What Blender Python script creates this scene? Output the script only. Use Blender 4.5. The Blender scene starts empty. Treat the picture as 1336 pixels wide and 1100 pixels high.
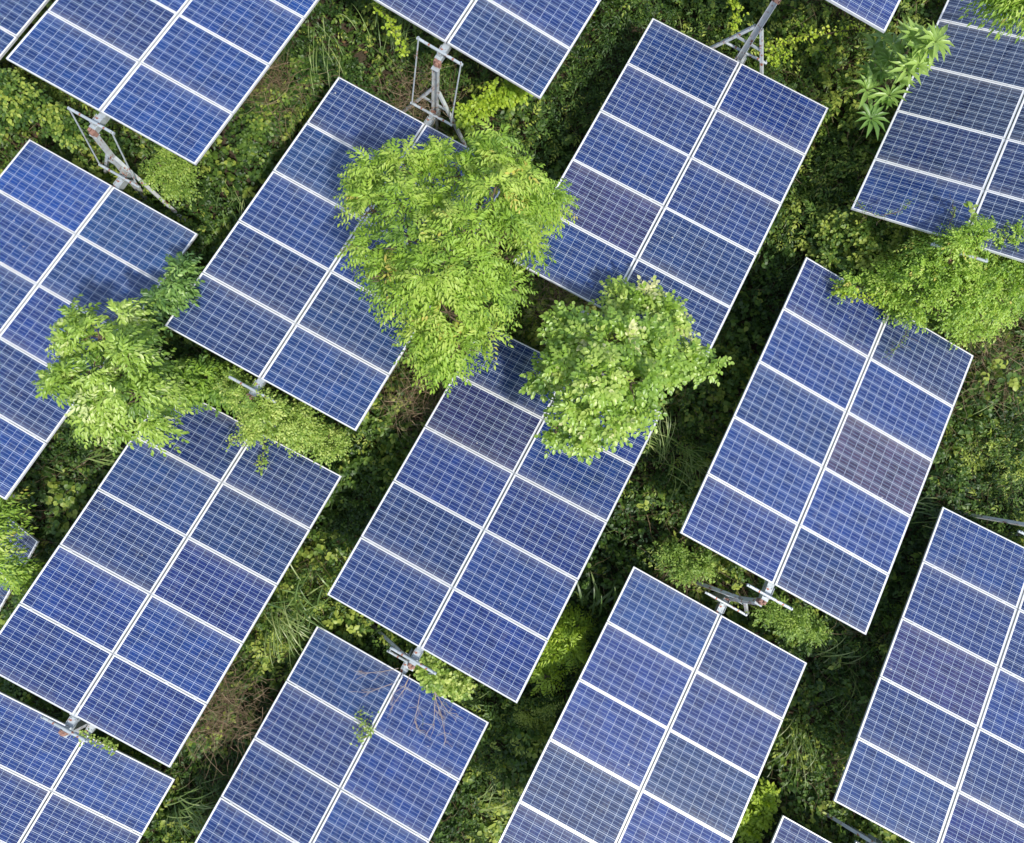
import bpy, math
import numpy as np
from mathutils import Matrix, Vector, Euler
scene = bpy.context.scene
COL = scene.collection
PI = math.pi
# ------------------------------------------------------------------ camera
F_PX, CAM_A, CAM_B, CAM_C, CAM_Z = 899.25, -0.5017, -0.18711, 0.12032, 13.5
def rotm(a, b, c):
    ca, sa, cb, sb, cc, sc = math.cos(a), math.sin(a), math.cos(b), math.sin(b), math.cos(c), math.sin(c)
    Rz = np.array([[ca, -sa, 0], [sa, ca, 0], [0, 0, 1]])
    Rx = np.array([[1, 0, 0], [0, cb, -sb], [0, sb, cb]])
    Ry = np.array([[cc, 0, sc], [0, 1, 0], [-sc, 0, cc]])
    return Rx @ Ry @ Rz
RW = rotm(CAM_A, CAM_B, CAM_C)              # world -> camera
cd = bpy.data.cameras.new('camera'); cam = bpy.data.objects.new('camera', cd); COL.objects.link(cam)
M4 = Matrix([[*RW.T[i], 0] for i in range(3)] + [[0, 0, 0, 1]])
cam.matrix_world = Matrix.Translation((0, 0, CAM_Z)) @ M4
cd.sensor_fit = 'HORIZONTAL'; cd.sensor_width = 36; cd.lens = F_PX / 1336 * 36; cd.clip_end = 500; cd.clip_start = .1
scene.camera = cam
# ------------------------------------------------------------------ sky, sun, exposure
SUN = Vector((.62, -.50, 1)).normalized()
w = bpy.data.worlds.new('World'); scene.world = w; w.use_nodes = True
nt = w.node_tree
bg = nt.nodes['Background']; sky = nt.nodes.new('ShaderNodeTexSky'); sky.sky_type = 'NISHITA'; sky.sun_disc = False
sky.sun_elevation = math.asin(SUN.z); sky.sun_rotation = math.atan2(SUN.x, SUN.y)
sky.dust_density = 3.5; sky.air_density = 1.0
# thin bright cloud over most of the blue
tcw = nt.nodes.new('ShaderNodeTexCoord'); nzw = nt.nodes.new('ShaderNodeTexNoise'); nzw.inputs['Scale'].default_value = 1.3; nzw.inputs['Detail'].default_value = 5
rpw = nt.nodes.new('ShaderNodeMapRange'); rpw.inputs[1].default_value = .35; rpw.inputs[2].default_value = .62; rpw.inputs[3].default_value = .25; rpw.inputs[4].default_value = .9
mxw = nt.nodes.new('ShaderNodeMix'); mxw.data_type = 'RGBA'; mxw.inputs[7].default_value = (4.3, 5.3, 6.8, 1)
nt.links.new(tcw.outputs['Generated'], nzw.inputs['Vector']); nt.links.new(nzw.outputs[0], rpw.inputs[0]); nt.links.new(rpw.outputs[0], mxw.inputs[0])
nt.links.new(sky.outputs[0], mxw.inputs[6]); nt.links.new(mxw.outputs[2], bg.inputs[0]); bg.inputs[1].default_value = .15
sl = bpy.data.lights.new('sun', 'SUN'); sl.energy = 3.9; sl.angle = math.radians(2.5); sl.color = (1, .955, .88)
so = bpy.data.objects.new('sun', sl); COL.objects.link(so)
so.rotation_euler = SUN.to_track_quat('Z', 'Y').to_euler(); so.location = SUN * 40
scene.view_settings.view_transform = 'Standard'; scene.view_settings.look = 'None'
scene.view_settings.exposure = 0.30; scene.view_settings.gamma = 1
# ------------------------------------------------------------------ helpers
def at(px, py, z):
    """the point of the place at height z above datum seen at photo position px, py (used to survey positions)"""
    d = RW.T @ np.array([(px - 668) / F_PX, -(py - 550) / F_PX, -1.0])
    t = (z - CAM_Z) / d[2]
    return np.array([0, 0, CAM_Z]) + d * t
def to_px(P):
    q = (P - np.array([0, 0, CAM_Z])) @ RW.T
    return 668 + F_PX * q[..., 0] / -q[..., 2], 550 - F_PX * q[..., 1] / -q[..., 2]
def tag(o, label=None, cat=None, group=None, kind=None):
    if label: o['label'] = label
    if cat: o['category'] = cat
    if group: o['group'] = group
    if kind: o['kind'] = kind
    return o
def link(o, parent=None):
    COL.objects.link(o)
    if parent: o.parent = parent
    return o
def empty(name, loc):
    o = bpy.data.objects.new(name, None); link(o); o.location = loc; o.empty_display_size = .2; return o
def npmesh(name, V, Fc, mat, tint=None, parent=None, smooth=False, inv=None):
    """V (n,3), Fc (m,k) faces of equal size"""
    V = np.asarray(V, np.float32); Fc = np.asarray(Fc, np.int32)
    if inv is not None: V = (V - inv).astype(np.float32)
    me = bpy.data.meshes.new(name); me.vertices.add(len(V)); me.vertices.foreach_set('co', V.ravel())
    k = Fc.shape[1]; me.loops.add(Fc.size); me.loops.foreach_set('vertex_index', Fc.ravel())
    me.polygons.add(len(Fc)); me.polygons.foreach_set('loop_start', np.arange(0, Fc.size, k, dtype=np.int32))
    me.polygons.foreach_set('loop_total', np.full(len(Fc), k, np.int32))
    if smooth: me.polygons.foreach_set('use_smooth', np.ones(len(Fc), bool))
    if tint is not None:
        a = me.attributes.new('tint', 'FLOAT', 'POINT'); a.data.foreach_set('value', np.asarray(tint, np.float32))
    me.materials.append(mat); me.update(calc_edges=True)
    return link(bpy.data.objects.new(name, me), parent)
class MB:
    """collects boxes and tubes into one mesh"""
    def __init__(s): s.v = []; s.f = []
    def add(s, v, f):
        n = len(s.v); s.v += [tuple(p) for p in v]; s.f += [tuple(i + n for i in q) for q in f]
    def box(s, c, d, m=None):
        x, y, z = c; a, b, h = d[0] / 2, d[1] / 2, d[2] / 2
        v = [Vector((x + i * a, y + j * b, z + k * h)) for i in (-1, 1) for j in (-1, 1) for k in (-1, 1)]
        if m: v = [m @ p for p in v]
        s.add(v, [(0, 1, 3, 2), (4, 6, 7, 5), (0, 4, 5, 1), (2, 3, 7, 6), (0, 2, 6, 4), (1, 5, 7, 3)])
    def bar(s, p, q, wd, ht, up=(0, 0, 1)):
        p, q = Vector(p), Vector(q); d = (q - p); L = d.length; d.normalize()
        x = d.cross(Vector(up)).normalized(); z = x.cross(d)
        m = Matrix((x, d, z)).transposed().to_4x4(); m.translation = (p + q) / 2
        s.box((0, 0, 0), (wd, L, ht), m)
    def chan(s, p, q, wd, dp, th, up):
        """C channel: web plus two flanges opening along -up"""
        p, q = Vector(p), Vector(q); d = (q - p); L = d.length; d.normalize()
        x = d.cross(Vector(up)).normalized(); z = x.cross(d)
        m = Matrix((x, d, z)).transposed().to_4x4(); m.translation = (p + q) / 2
        s.box((0, 0, dp / 2 - th / 2), (wd, L, th), m)
        for e in (-1, 1): s.box((e * (wd / 2 - th / 2), 0, -th / 2 - .0005), (th, L, dp - th - .001), m)
    def tube(s, pts, r, n=8):
        pts = [Vector(p) for p in pts]; rs = r if isinstance(r, (list, tuple)) else [r] * len(pts)
        v = []; f = []
        for i, p in enumerate(pts):
            d = (pts[min(i + 1, len(pts) - 1)] - pts[max(i - 1, 0)]).normalized()
            a = d.orthogonal().normalized() if i == 0 else (a - d * a.dot(d)).normalized()
            b = d.cross(a)
            for k in range(n):
                t = 2 * PI * k / n; v.append(p + (a * math.cos(t) + b * math.sin(t)) * rs[i])
        for i in range(len(pts) - 1):
            for k in range(n):
                f.append((i * n + k, i * n + (k + 1) % n, (i + 1) * n + (k + 1) % n, (i + 1) * n + k))
        f.append(tuple(range(n - 1, -1, -1))); f.append(tuple((len(pts) - 1) * n + k for k in range(n)))
        s.add(v, f)
    def mesh(s, name, mat, bevel=0):
        me = bpy.data.meshes.new(name); me.from_pydata([tuple(p) for p in s.v], [], s.f); me.materials.append(mat)
        me.update(); return me
    def build(s, name, mat, parent=None):
        return link(bpy.data.objects.new(name, s.mesh(name, mat)), parent)
# ------------------------------------------------------------------ materials
class NB:
    def __init__(s, name):
        s.m = bpy.data.materials.new(name); s.m.use_nodes = True; s.t = s.m.node_tree; s.n = s.t.nodes
        s.b = s.n['Principled BSDF']; s.out = s.n['Material Output']
    def new(s, ty, **k):
        x = s.n.new(ty)
        for a, b in k.items(): setattr(x, a, b)
        return x
    def L(s, a, b): s.t.links.new(a, b)
    def math(s, op, a, b=None, c=None):
        x = s.new('ShaderNodeMath', operation=op)
        for i, q in enumerate((a, b, c)):
            if q is None: continue
            if isinstance(q, (int, float)): x.inputs[i].default_value = q
            else: s.L(q, x.inputs[i])
        return x.outputs[0]
    def mix(s, f, a, b, blend='MIX'):
        x = s.new('ShaderNodeMix', data_type='RGBA', blend_type=blend)
        for i, q in ((0, f), (6, a), (7, b)):
            if isinstance(q, (int, float)): x.inputs[i].default_value = q
            elif isinstance(q, tuple): x.inputs[i].default_value = (*q, 1)
            else: s.L(q, x.inputs[i])
        return x.outputs[2]
    def noise(s, sc, det=3, vec=None, rough=.5):
        x = s.new('ShaderNodeTexNoise'); x.inputs['Scale'].default_value = sc; x.inputs['Detail'].default_value = det
        x.inputs['Roughness'].default_value = rough
        if vec is None:
            if not hasattr(s, 'tc'): s.tc = s.new('ShaderNodeTexCoord')
            vec = s.tc.outputs['Object']
        s.L(vec, x.inputs['Vector']); return x.outputs[0]
    def ramp(s, f, stops):
        x = s.new('ShaderNodeValToRGB'); e = x.color_ramp.elements
        while len(e) < len(stops): e.new(.5)
        for i, (p, c) in enumerate(stops): e[i].position = p; e[i].color = (*c, 1)
        s.L(f, x.inputs[0]); return x.outputs[0]
def m_metal(name, col, rough, metal, nz=.12, rust=0):
    n = NB(name); a = n.noise(9, 4); c = n.mix(n.math('MULTIPLY', a, 1), tuple(x * (1 - nz) for x in col), tuple(min(1, x * (1 + nz)) for x in col))
    if rust:
        k = n.ramp(n.noise(14, 5), [(.62 - rust * .2, (0, 0, 0)), (.72 - rust * .2, (1, 1, 1))])
        c = n.mix(k, c, (.30, .10, .05))
    n.L(c, n.b.inputs['Base Color']); n.b.inputs['Roughness'].default_value = rough; n.b.inputs['Metallic'].default_value = metal
    return n.m
MAT = {}
MAT['alu'] = m_metal('anodised_aluminium', (.62, .63, .64), .42, .3, .12)
MAT['rail'] = m_metal('rail_aluminium', (.55, .56, .57), .5, .3, .1)
MAT['galv'] = m_metal('galvanised_steel', (.42, .46, .48), .5, .4, .35, rust=.1)
MAT['galvpost'] = m_metal('weathered_galvanised_steel', (.50, .53, .54), .55, .3, .3, rust=.25)
MAT['rust'] = m_metal('primed_rusty_steel', (.27, .15, .115), .75, .1, .5)
def m_panel():
    n = NB('polycrystalline_cells_under_glass')
    uv = n.new('ShaderNodeUVMap'); uv.uv_map = 'cells'
    sp = n.new('ShaderNodeSeparateXYZ'); n.L(uv.outputs[0], sp.inputs[0]); u, v = sp.outputs[0], sp.outputs[1]
    oi = n.new('ShaderNodeObjectInfo')
    fu, fv = n.math('FRACT', u), n.math('FRACT', v)
    def near(f, half): return n.math('GREATER_THAN', n.math('ABSOLUTE', n.math('SUBTRACT', f, .5)), .5 - half)
    gu, gv = near(fu, .011), near(fv, .019)
    f3 = n.math('FRACT', n.math('MULTIPLY', v, 3))
    bus = n.math('LESS_THAN', n.math('ABSOLUTE', n.math('SUBTRACT', f3, .5)), .033)
    def outside(a, hi): return n.math('MAXIMUM', n.math('LESS_THAN', a, 0.012), n.math('GREATER_THAN', a, hi - .012))
    out = n.math('MAXIMUM', outside(u, 10), outside(v, 6))
    # each cell its own shade
    cell = n.new('ShaderNodeCombineXYZ'); n.L(n.math('FLOOR', u), cell.inputs[0]); n.L(n.math('FLOOR', v), cell.inputs[1]); n.L(n.math('MULTIPLY', oi.outputs['Random'], 97), cell.inputs[2])
    wn = n.new('ShaderNodeTexWhiteNoise'); n.L(cell.outputs[0], wn.inputs['Vector'])
    uvr = n.new('ShaderNodeVectorMath', operation='ADD'); n.L(uv.outputs[0], uvr.inputs[0])
    cc = n.new('ShaderNodeCombineXYZ'); n.L(n.math('MULTIPLY', oi.outputs['Random'], 50), cc.inputs[0]); n.L(n.math('MULTIPLY', oi.outputs['Random'], 31), cc.inputs[2]); n.L(cc.outputs[0], uvr.inputs[1])
    vor = n.new('ShaderNodeTexVoronoi'); vor.inputs['Scale'].default_value = 9; n.L(uvr.outputs[0], vor.inputs['Vector'])
    vs = n.new('ShaderNodeSeparateColor'); n.L(vor.outputs['Color'], vs.inputs[0])
    big = n.noise(.55, 2, uvr.outputs[0])
    bright = n.math('ADD', n.math('MULTIPLY', wn.outputs[0], .28), n.math('ADD', n.math('MULTIPLY', vs.outputs[0], .30), n.math('MULTIPLY', big, .8)))
    bright = n.math('ADD', bright, .32)
    base = n.mix(wn.outputs[0], (.90, .92, 1.0), (1.12, 1.03, .96))
    base = n.mix(n.math('MULTIPLY', vs.outputs[1], .45), base, (1.35, .95, .95), 'MULTIPLY')
    c1 = n.mix(1.0, oi.outputs['Color'], base, 'MULTIPLY')
    vm = n.new('ShaderNodeVectorMath', operation='SCALE'); n.L(c1, vm.inputs[0]); n.L(bright, vm.inputs[3])
    c = vm.outputs[0]
    c = n.mix(bus, c, (.27, .36, .50)); c = n.mix(n.math('MAXIMUM', gu, gv), c, (.46, .53, .62))
    c = n.mix(out, c, (.70, .70, .72))
    # dust film, heavier where water dries along an edge
    tco = n.new('ShaderNodeTexCoord')
    du = n.noise(3.0, 5, uvr.outputs[0], .65)
    # dried rain dirt gathers along one long edge and runs in streaks across the module
    edge = n.new('ShaderNodeMapRange'); n.L(v, edge.inputs[0]); edge.inputs[1].default_value = .9; edge.inputs[2].default_value = -.1
    stv = n.new('ShaderNodeMapping'); n.L(uvr.outputs[0], stv.inputs[0]); stv.inputs['Scale'].default_value = (3.0, .35, 1)
    st = n.ramp(n.noise(1.6, 4, stv.outputs[0], .6), [(.50, (0, 0, 0)), (.75, (1, 1, 1))])
    sts = n.new('ShaderNodeSeparateColor'); n.L(st, sts.inputs[0])
    dust = n.math('ADD', n.math('MULTIPLY', du, .018), n.math('ADD', n.math('MULTIPLY', n.math('MULTIPLY', edge.outputs[0], du), .24), n.math('MULTIPLY', sts.outputs[0], .09)))
    c = n.mix(dust, c, (.50, .47, .42))
    # scattered droppings and specks
    vd = n.new('ShaderNodeTexVoronoi'); vd.inputs['Scale'].default_value = .55; n.L(uvr.outputs[0], vd.inputs['Vector'])
    spk = n.math('LESS_THAN', n.math('ADD', vd.outputs['Distance'], n.math('MULTIPLY', n.noise(9, 2, uvr.outputs[0]), .16)), .105)
    vsel = n.new('ShaderNodeSeparateColor'); n.L(vd.outputs['Color'], vsel.inputs[0])
    c = n.mix(n.math('MULTIPLY', n.math('MULTIPLY', spk, n.math('GREATER_THAN', vsel.outputs[0], .45)), .8), c, (.6, .58, .5))
    n.L(c, n.b.inputs['Base Color'])
    n.b.inputs['Roughness'].default_value = .5
    n.b.inputs['Specular IOR Level'].default_value = .1
    n.b.inputs['Coat Weight'].default_value = 1; n.b.inputs['Coat IOR'].default_value = 1.46
    n.L(n.math('ADD', n.math('MULTIPLY', du, .10), .03), n.b.inputs['Coat Roughness'])
    return n.m
MAT['panel'] = m_panel()
MAT['back'] = m_metal('white_backsheet', (.7, .7, .7), .6, 0)
def m_leaf(name, stops, trans=.35, rough=.45, spec=.4):
    n = NB(name); at_ = n.new('ShaderNodeAttribute'); at_.attribute_name = 'tint'
    c = n.ramp(at_.outputs['Fac'], stops)
    n.L(c, n.b.inputs['Base Color']); n.b.inputs['Roughness'].default_value = rough; n.b.inputs['Specular IOR Level'].default_value = spec
    tr = n.new('ShaderNodeBsdfTranslucent'); hs = n.new('ShaderNodeHueSaturation'); hs.inputs['Hue'].default_value = .49; hs.inputs['Value'].default_value = 1.5; hs.inputs['Saturation'].default_value = 1.1
    n.L(c, hs.inputs['Color']); n.L(hs.outputs[0], tr.inputs[0])
    mx = n.new('ShaderNodeMixShader'); mx.inputs[0].default_value = trans
    n.L(n.b.outputs[0], mx.inputs[1]); n.L(tr.outputs[0], mx.inputs[2]); n.L(mx.outputs[0], n.out.inputs[0])
    return n.m
MAT['tree'] = m_leaf('yellow_green_tree_leaf', [(0, (.12, .23, .04)), (.5, (.29, .45, .055)), (.95, (.44, .53, .12)), (1, (.52, .46, .10))])
MAT['tree2'] = m_leaf('ovate_tree_leaf', [(0, (.12, .23, .035)), (.5, (.27, .42, .06)), (.93, (.45, .54, .14)), (1, (.6, .6, .3))], rough=.38, spec=.6)
MAT['tree3'] = m_leaf('drooping_tree_leaf', [(0, (.11, .21, .035)), (.5, (.25, .39, .055)), (.9, (.40, .53, .11)), (1, (.55, .62, .26))], rough=.38, spec=.6)
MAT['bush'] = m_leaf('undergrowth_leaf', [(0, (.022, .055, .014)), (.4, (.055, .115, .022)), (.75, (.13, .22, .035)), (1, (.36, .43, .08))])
MAT['vine'] = m_leaf('bright_vine_leaf', [(0, (.20, .32, .03)), (.6, (.40, .52, .05)), (1, (.55, .60, .10))])
MAT['pale'] = m_leaf('pale_vine_leaf', [(0, (.12, .22, .035)), (.6, (.28, .40, .07)), (1, (.50, .57, .16))])
MAT['rosette'] = m_leaf('palmate_leaf', [(0, (.07, .15, .04)), (.5, (.17, .31, .065)), (1, (.36, .50, .13))], rough=.4, spec=.6)
MAT['grass'] = m_leaf('grass_blade', [(0, (.06, .12, .03)), (.6, (.17, .26, .06)), (1, (.38, .44, .16))], rough=.4, spec=.6)
MAT['twig'] = m_leaf('dry_twig', [(0, (.09, .06, .035)), (.6, (.22, .155, .09)), (1, (.44, .34, .22))], trans=0, rough=.8, spec=.2)
MAT['litter'] = m_leaf('dead_leaf_litter', [(0, (.03, .02, .012)), (.6, (.08, .05, .028)), (1, (.18, .11, .05))], trans=.1, rough=.8, spec=.2)
def m_bark():
    n = NB('bark'); c = n.ramp(n.noise(22, 5), [(.3, (.05, .033, .02)), (.7, (.17, .12, .075))])
    n.L(c, n.b.inputs['Base Color']); n.b.inputs['Roughness'].default_value = .85; return n.m
MAT['bark'] = m_bark()
def m_ground():
    n = NB('leaf_litter_soil'); a = n.noise(2.5, 6, rough=.7); b = n.noise(30, 4)
    c = n.ramp(a, [(.3, (.022, .016, .009)), (.55, (.045, .032, .018)), (.75, (.03, .045, .014))])
    c = n.mix(n.math('MULTIPLY', b, .5), c, (.10, .07, .04)); n.L(c, n.b.inputs['Base Color']); n.b.inputs['Roughness'].default_value = .95
    bp = n.new('ShaderNodeBump'); bp.inputs['Strength'].default_value = .8; bp.inputs['Distance'].default_value = .05
    n.L(b, bp.inputs['Height']); n.L(bp.outputs[0], n.b.inputs['Normal']); return n.m
MAT['ground'] = m_ground()
# ------------------------------------------------------------------ ground
def fbm(x, y, seed, oct=4, f0=1.0):
    x = np.asarray(x, float) * f0; y = np.asarray(y, float) * f0; r = np.zeros_like(x); amp = .5
    for o in range(oct):
        xi, yi = np.floor(x), np.floor(y); fx, fy = x - xi, y - yi; fx = fx * fx * (3 - 2 * fx); fy = fy * fy * (3 - 2 * fy)
        def h(a, b):
            t = np.sin(a * 127.1 + b * 311.7 + seed * 74.7 + o * 13.3) * 43758.5453; return t - np.floor(t)
        r += amp * ((h(xi, yi) * (1 - fx) + h(xi + 1, yi) * fx) * (1 - fy) + (h(xi, yi + 1) * (1 - fx) + h(xi + 1, yi + 1) * fx) * fy)
        x = x * 2.03 + 7.1; y = y * 2.03 + 3.3; amp *= .5
    return r / (1 - .5 ** oct)
def zg(x, y):
    x = np.asarray(x, float); y = np.asarray(y, float)
    return .5 + .225 * 40 * np.tanh(y / 40) + .03 * 40 * np.tanh(x / 40) + (fbm(x, y, 3, 4, .5) - .5) * .35
def ground():
    g = np.unique(np.concatenate([np.linspace(-150, -18, 23), np.arange(-18, 18.01, .2), np.linspace(18, 150, 23)]))
    X, Y = np.meshgrid(g, g); V = np.stack([X, Y, zg(X, Y)], -1).reshape(-1, 3); n = len(g)
    i = np.arange((n - 1) * n).reshape(n - 1, n)[:, :-1].ravel()
    o = npmesh('ground', V, np.stack([i, i + 1, i + n + 1, i + n], 1), MAT['ground'], smooth=True)
    tag(o, 'brown littered soil sloping down under the panels', 'ground', kind='structure')
ground()
# ------------------------------------------------------------------ trackers
HW, PIT, ALPHA = 1.6598, 1.01, -0.02065
TAB = dict(
 A=(-7.5656, 5.8236, -10.0086, 0.0307, 0.0097, 0.0035), B=(-7.578, 0.1628, -11.3386, 0.059, -0.0097, 0.011),
 C=(-3.5261, 3.5528, -10.5266, 0.0196, 0.0092, -0.0076), D=(-3.5787, 9.2896, -9.2456, -0.0317, -0.0122, -0.0007),
 E=(0.5722, 6.9885, -9.7804, 0.045, -0.0003, -0.0148), F=(4.6964, 10.3311, -8.7728, 0.3238, 0.0075, -0.0117),
 G=(0.5343, 12.698, -8.5033, 0, 0, 0.0), H=(4.7426, 4.6033, -10.08, -0.0545, 0.0022, -0.0222),
 I=(-3.4924, -2.1531, -11.8542, 0.0275, 0.0335, -0.0187), J=(-3.4633, -7.876, -13.3498, -0.0568, -0.0563, -0.0106),
 K=(0.5987, 1.2331, -10.9387, 0.1447, 0.005, -0.0094), L=(0.6749, -4.4566, -12.3934, 0.1199, -0.0105, -0.016),
 M=(4.7795, -1.0748, -11.4198, 0.0059, 0.0092, -0.0031), N=(8.8508, 2.283, -10.5284, 0.0945, 0.0129, -0.0195),
 O=(8.8954, -3.4168, -11.7633, 0.0214, 0, 0.0023), Q=(-7.9569, -5.1975, -14.4528, 0.0901, -0.396, 0.102),
 Z=(-11.6055, 2.4334, -10.7912, 0, 0, 0))
LAB = dict(
 A='blue solar tracker table at the upper left, ending at a thin steel link frame',
 B='blue solar tracker table at the left edge, partly under the left tree',
 C='navy solar tracker table with its right half under the big round tree',
 D='solar tracker table cut by the top edge, just above the upright post',
 E='navy tracker table right of the big tree, above the oval leaved tree',
 F='strongly tilted dark solar tracker table right of the star leaved shrub',
 G='solar tracker table showing one corner at the top edge above the star leaved shrub',
 H='solar tracker table with one purplish brown module and creeper over its top',
 I='solar tracker table below the left tree with leafy tendrils over its top modules',
 J='solar tracker table in the bottom left corner, cut by two edges of the photo',
 K='solar tracker table in the middle with its top covered by the two trees',
 L='solar tracker table at the bottom with dry brown stems trailing over it',
 M='solar tracker table below the rusty capped post, with no plants on it',
 N='solar tracker table at the right edge with one complete long left side',
 O='solar tracker table showing only its top left corner at the bottom edge',
 Q='sunken greyish solar tracker table almost hidden by foliage at the left edge',
 Z='solar tracker table cut by the top left corner of the photo, only a sliver showing')
_g = TAB['G']; _p = at(1154.4, 42, -8.56 + CAM_Z); _q = at(1154.4, 42, -8.16 + CAM_Z); _d = _q - _p
TAB['G'] = (_g[0] + _d[0], _g[1] + _d[1], _g[2] + _d[2], 0, 0, 0)
FR = {}
for k, (x, y, z, r, da, dy) in TAB.items():
    ca, sa = math.cos(ALPHA + da), math.sin(ALPHA + da)
    ax = np.array([-ca * math.sin(dy), -ca * math.cos(dy), sa]); s0 = np.array([math.cos(dy), -math.sin(dy), 0]); n0 = np.cross(s0, -ax)
    s = s0 * math.cos(r) + n0 * math.sin(r); n = np.cross(s, -ax)
    FR[k] = (np.array([x, y, z + CAM_Z]), s, -ax, n)      # centre, across, towards low end, normal
def loc2w(k, p):
    c, s, a, n = FR[k]; return c + s * p[0] + a * p[1] + n * p[2]
ML, MS = 1.648, .999
def panel_mesh():
    me = bpy.data.meshes.new('solar_module'); a, b = ML / 2 - .009, MS / 2 - .009
    me.from_pydata([(-a, -b, 0), (a, -b, 0), (a, b, 0), (-a, b, 0), (-a, -b, -.006), (a, -b, -.006), (a, b, -.006), (-a, b, -.006)], [],
                   [(0, 1, 2, 3), (7, 6, 5, 4), (0, 4, 5, 1), (1, 5, 6, 2), (2, 6, 7, 3), (3, 7, 4, 0)])
    uvl = me.uv_layers.new(name='cells'); cu, cv = .1592, .1605
    for p in me.polygons:
        for li in p.loop_indices:
            co = me.vertices[me.loops[li].vertex_index].co
            uvl.data[li].uv = (co.x / cu + 5, co.y / cv + 3)
    me.materials.append(MAT['panel']); me.materials.append(MAT['back'])
    for p in me.polygons: p.material_index = 0 if p.index == 0 else 1
    return me
def frame_mesh():
    m = MB(); a, b = ML / 2, MS / 2; w_ = .011
    for e in (-1, 1):
        m.box((0, e * (b - w_ / 2), -.0165), (ML, w_, .037))
        m.box((e * (a - w_ / 2), 0, -.0165), (w_, MS - 2 * w_, .037))
        m.box((0, e * (b - .02), -.0375 + .004), (ML - 2 * w_, .018, .002))
    return m.mesh('module_frame', MAT['alu'])
PM, FM = panel_mesh(), frame_mesh()
def rail_mesh():
    m = MB(); m.box((0, 0, -.056), (3.1, .06, .038))
    for x in (-1.45, -.95, -.25, .25, .95, 1.45):
        m.box((x, 0, .0045), (.05, .026, .004)); m.tube([(x, 0, .0066), (x, 0, .0125)], .007, 6)
    return m.mesh('mounting_rail', MAT['rail'])
def endrail_mesh():
    m = MB(); m.box((0, 0, -.056), (3.1, .04, .038)); return m.mesh('mounting_rail', MAT['rail'])
def tube_mesh():
    m = MB(); H2 = 2.525 + .27
    m.box((0, 0, -.126), (.11, 2 * H2, .10))
    return m.mesh('torque_tube', MAT['galv'])
def hub_mesh():
    m = MB()
    for e in (-1, 1):
        m.box((e * .060, 0, -.10), (.006, .14, .10))
    m.box((0, 0, -.070), (.10, .14, .006))
    for e in (-1, 1):
        for f in (-1, 1): m.tube([(e * .034, f * .045, -.066), (e * .034, f * .045, -.052)], .010, 6)
    return m.mesh('end_bracket', MAT['galv'])
def cross_mesh():
    m = MB(); m.tube([(-.40, 0, .02), (.40, 0, .02)], .023, 10)
    for e in (-1, 1): m.tube([(e * .37, 0, .01), (e * .37, 0, .07)], .010, 6)
    m.box((0, 0, -.04), (.07, .05, .07))
    return m.mesh('crank_bar', MAT['galv'])
RM, ERM, TM, HM, CM = rail_mesh(), endrail_mesh(), tube_mesh(), hub_mesh(), cross_mesh()
rng = np.random.default_rng(11)
BASE = dict(A=(.030, .125, .36), B=(.026, .112, .34), C=(.036, .082, .250), D=(.048, .090, .275), E=(.042, .078, .242), F=(.028, .046, .135), G=(.042, .075, .235),  # table tints include painted sky reflection: bluer upper left, darker on tilted F
            H=(.046, .078, .265), I=(.043, .076, .250), J=(.050, .088, .285), K=(.042, .075, .255), L=(.042, .092, .290), M=(.050, .086, .270), N=(.050, .082, .260), O=(.05, .085, .265), Q=(.05, .07, .16), Z=(.04, .08, .26))
BROWN = {('H', 2, 1): (.60, .13, .18), ('H', 0, 1): (.050, .056, .175), ('E', 3, -1): (.26, .075, .185), ('K', 1, -1): (.20, .066, .175), ('C', 4, -1): (.044, .070, .205),
         ('A', 4, -1): (.026, .105, .315), ('A', 4, 1): (.026, .108, .33), ('A', 3, 1): (.026, .10, .31), ('A', 3, -1): (.045, .075, .235), ('B', 1, -1): (.022, .10, .32), ('B', 4, 1): (.018, .10, .33), ('B', 3, 1): (.045, .07, .215),
         ('N', 1, -1): (.05, .076, .245), ('L', 1, 1): (.028, .092, .32), ('L', 0, 1): (.022, .094, .33), ('L', 2, -1): (.052, .078, .235), ('H', 1, -1): (.026, .084, .285), ('I', 3, 1): (.032, .094, .31), ('I', 2, -1): (.05, .072, .215),
         ('M', 0, 1): (.05, .078, .25), ('N', 2, -1): (.26, .082, .23), ('I', 0, -1): (.05, .06, .19), ('M', 3, 1): (.04, .09, .32), ('D', 4, -1): (.12, .085, .24), ('L', 1, -1): (.11, .085, .24), ('F', 4, -1): (.020, .072, .235), ('E', 4, -1): (.026, .082, .26), ('K', 0, -1): (.03, .06, .19)}
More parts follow.
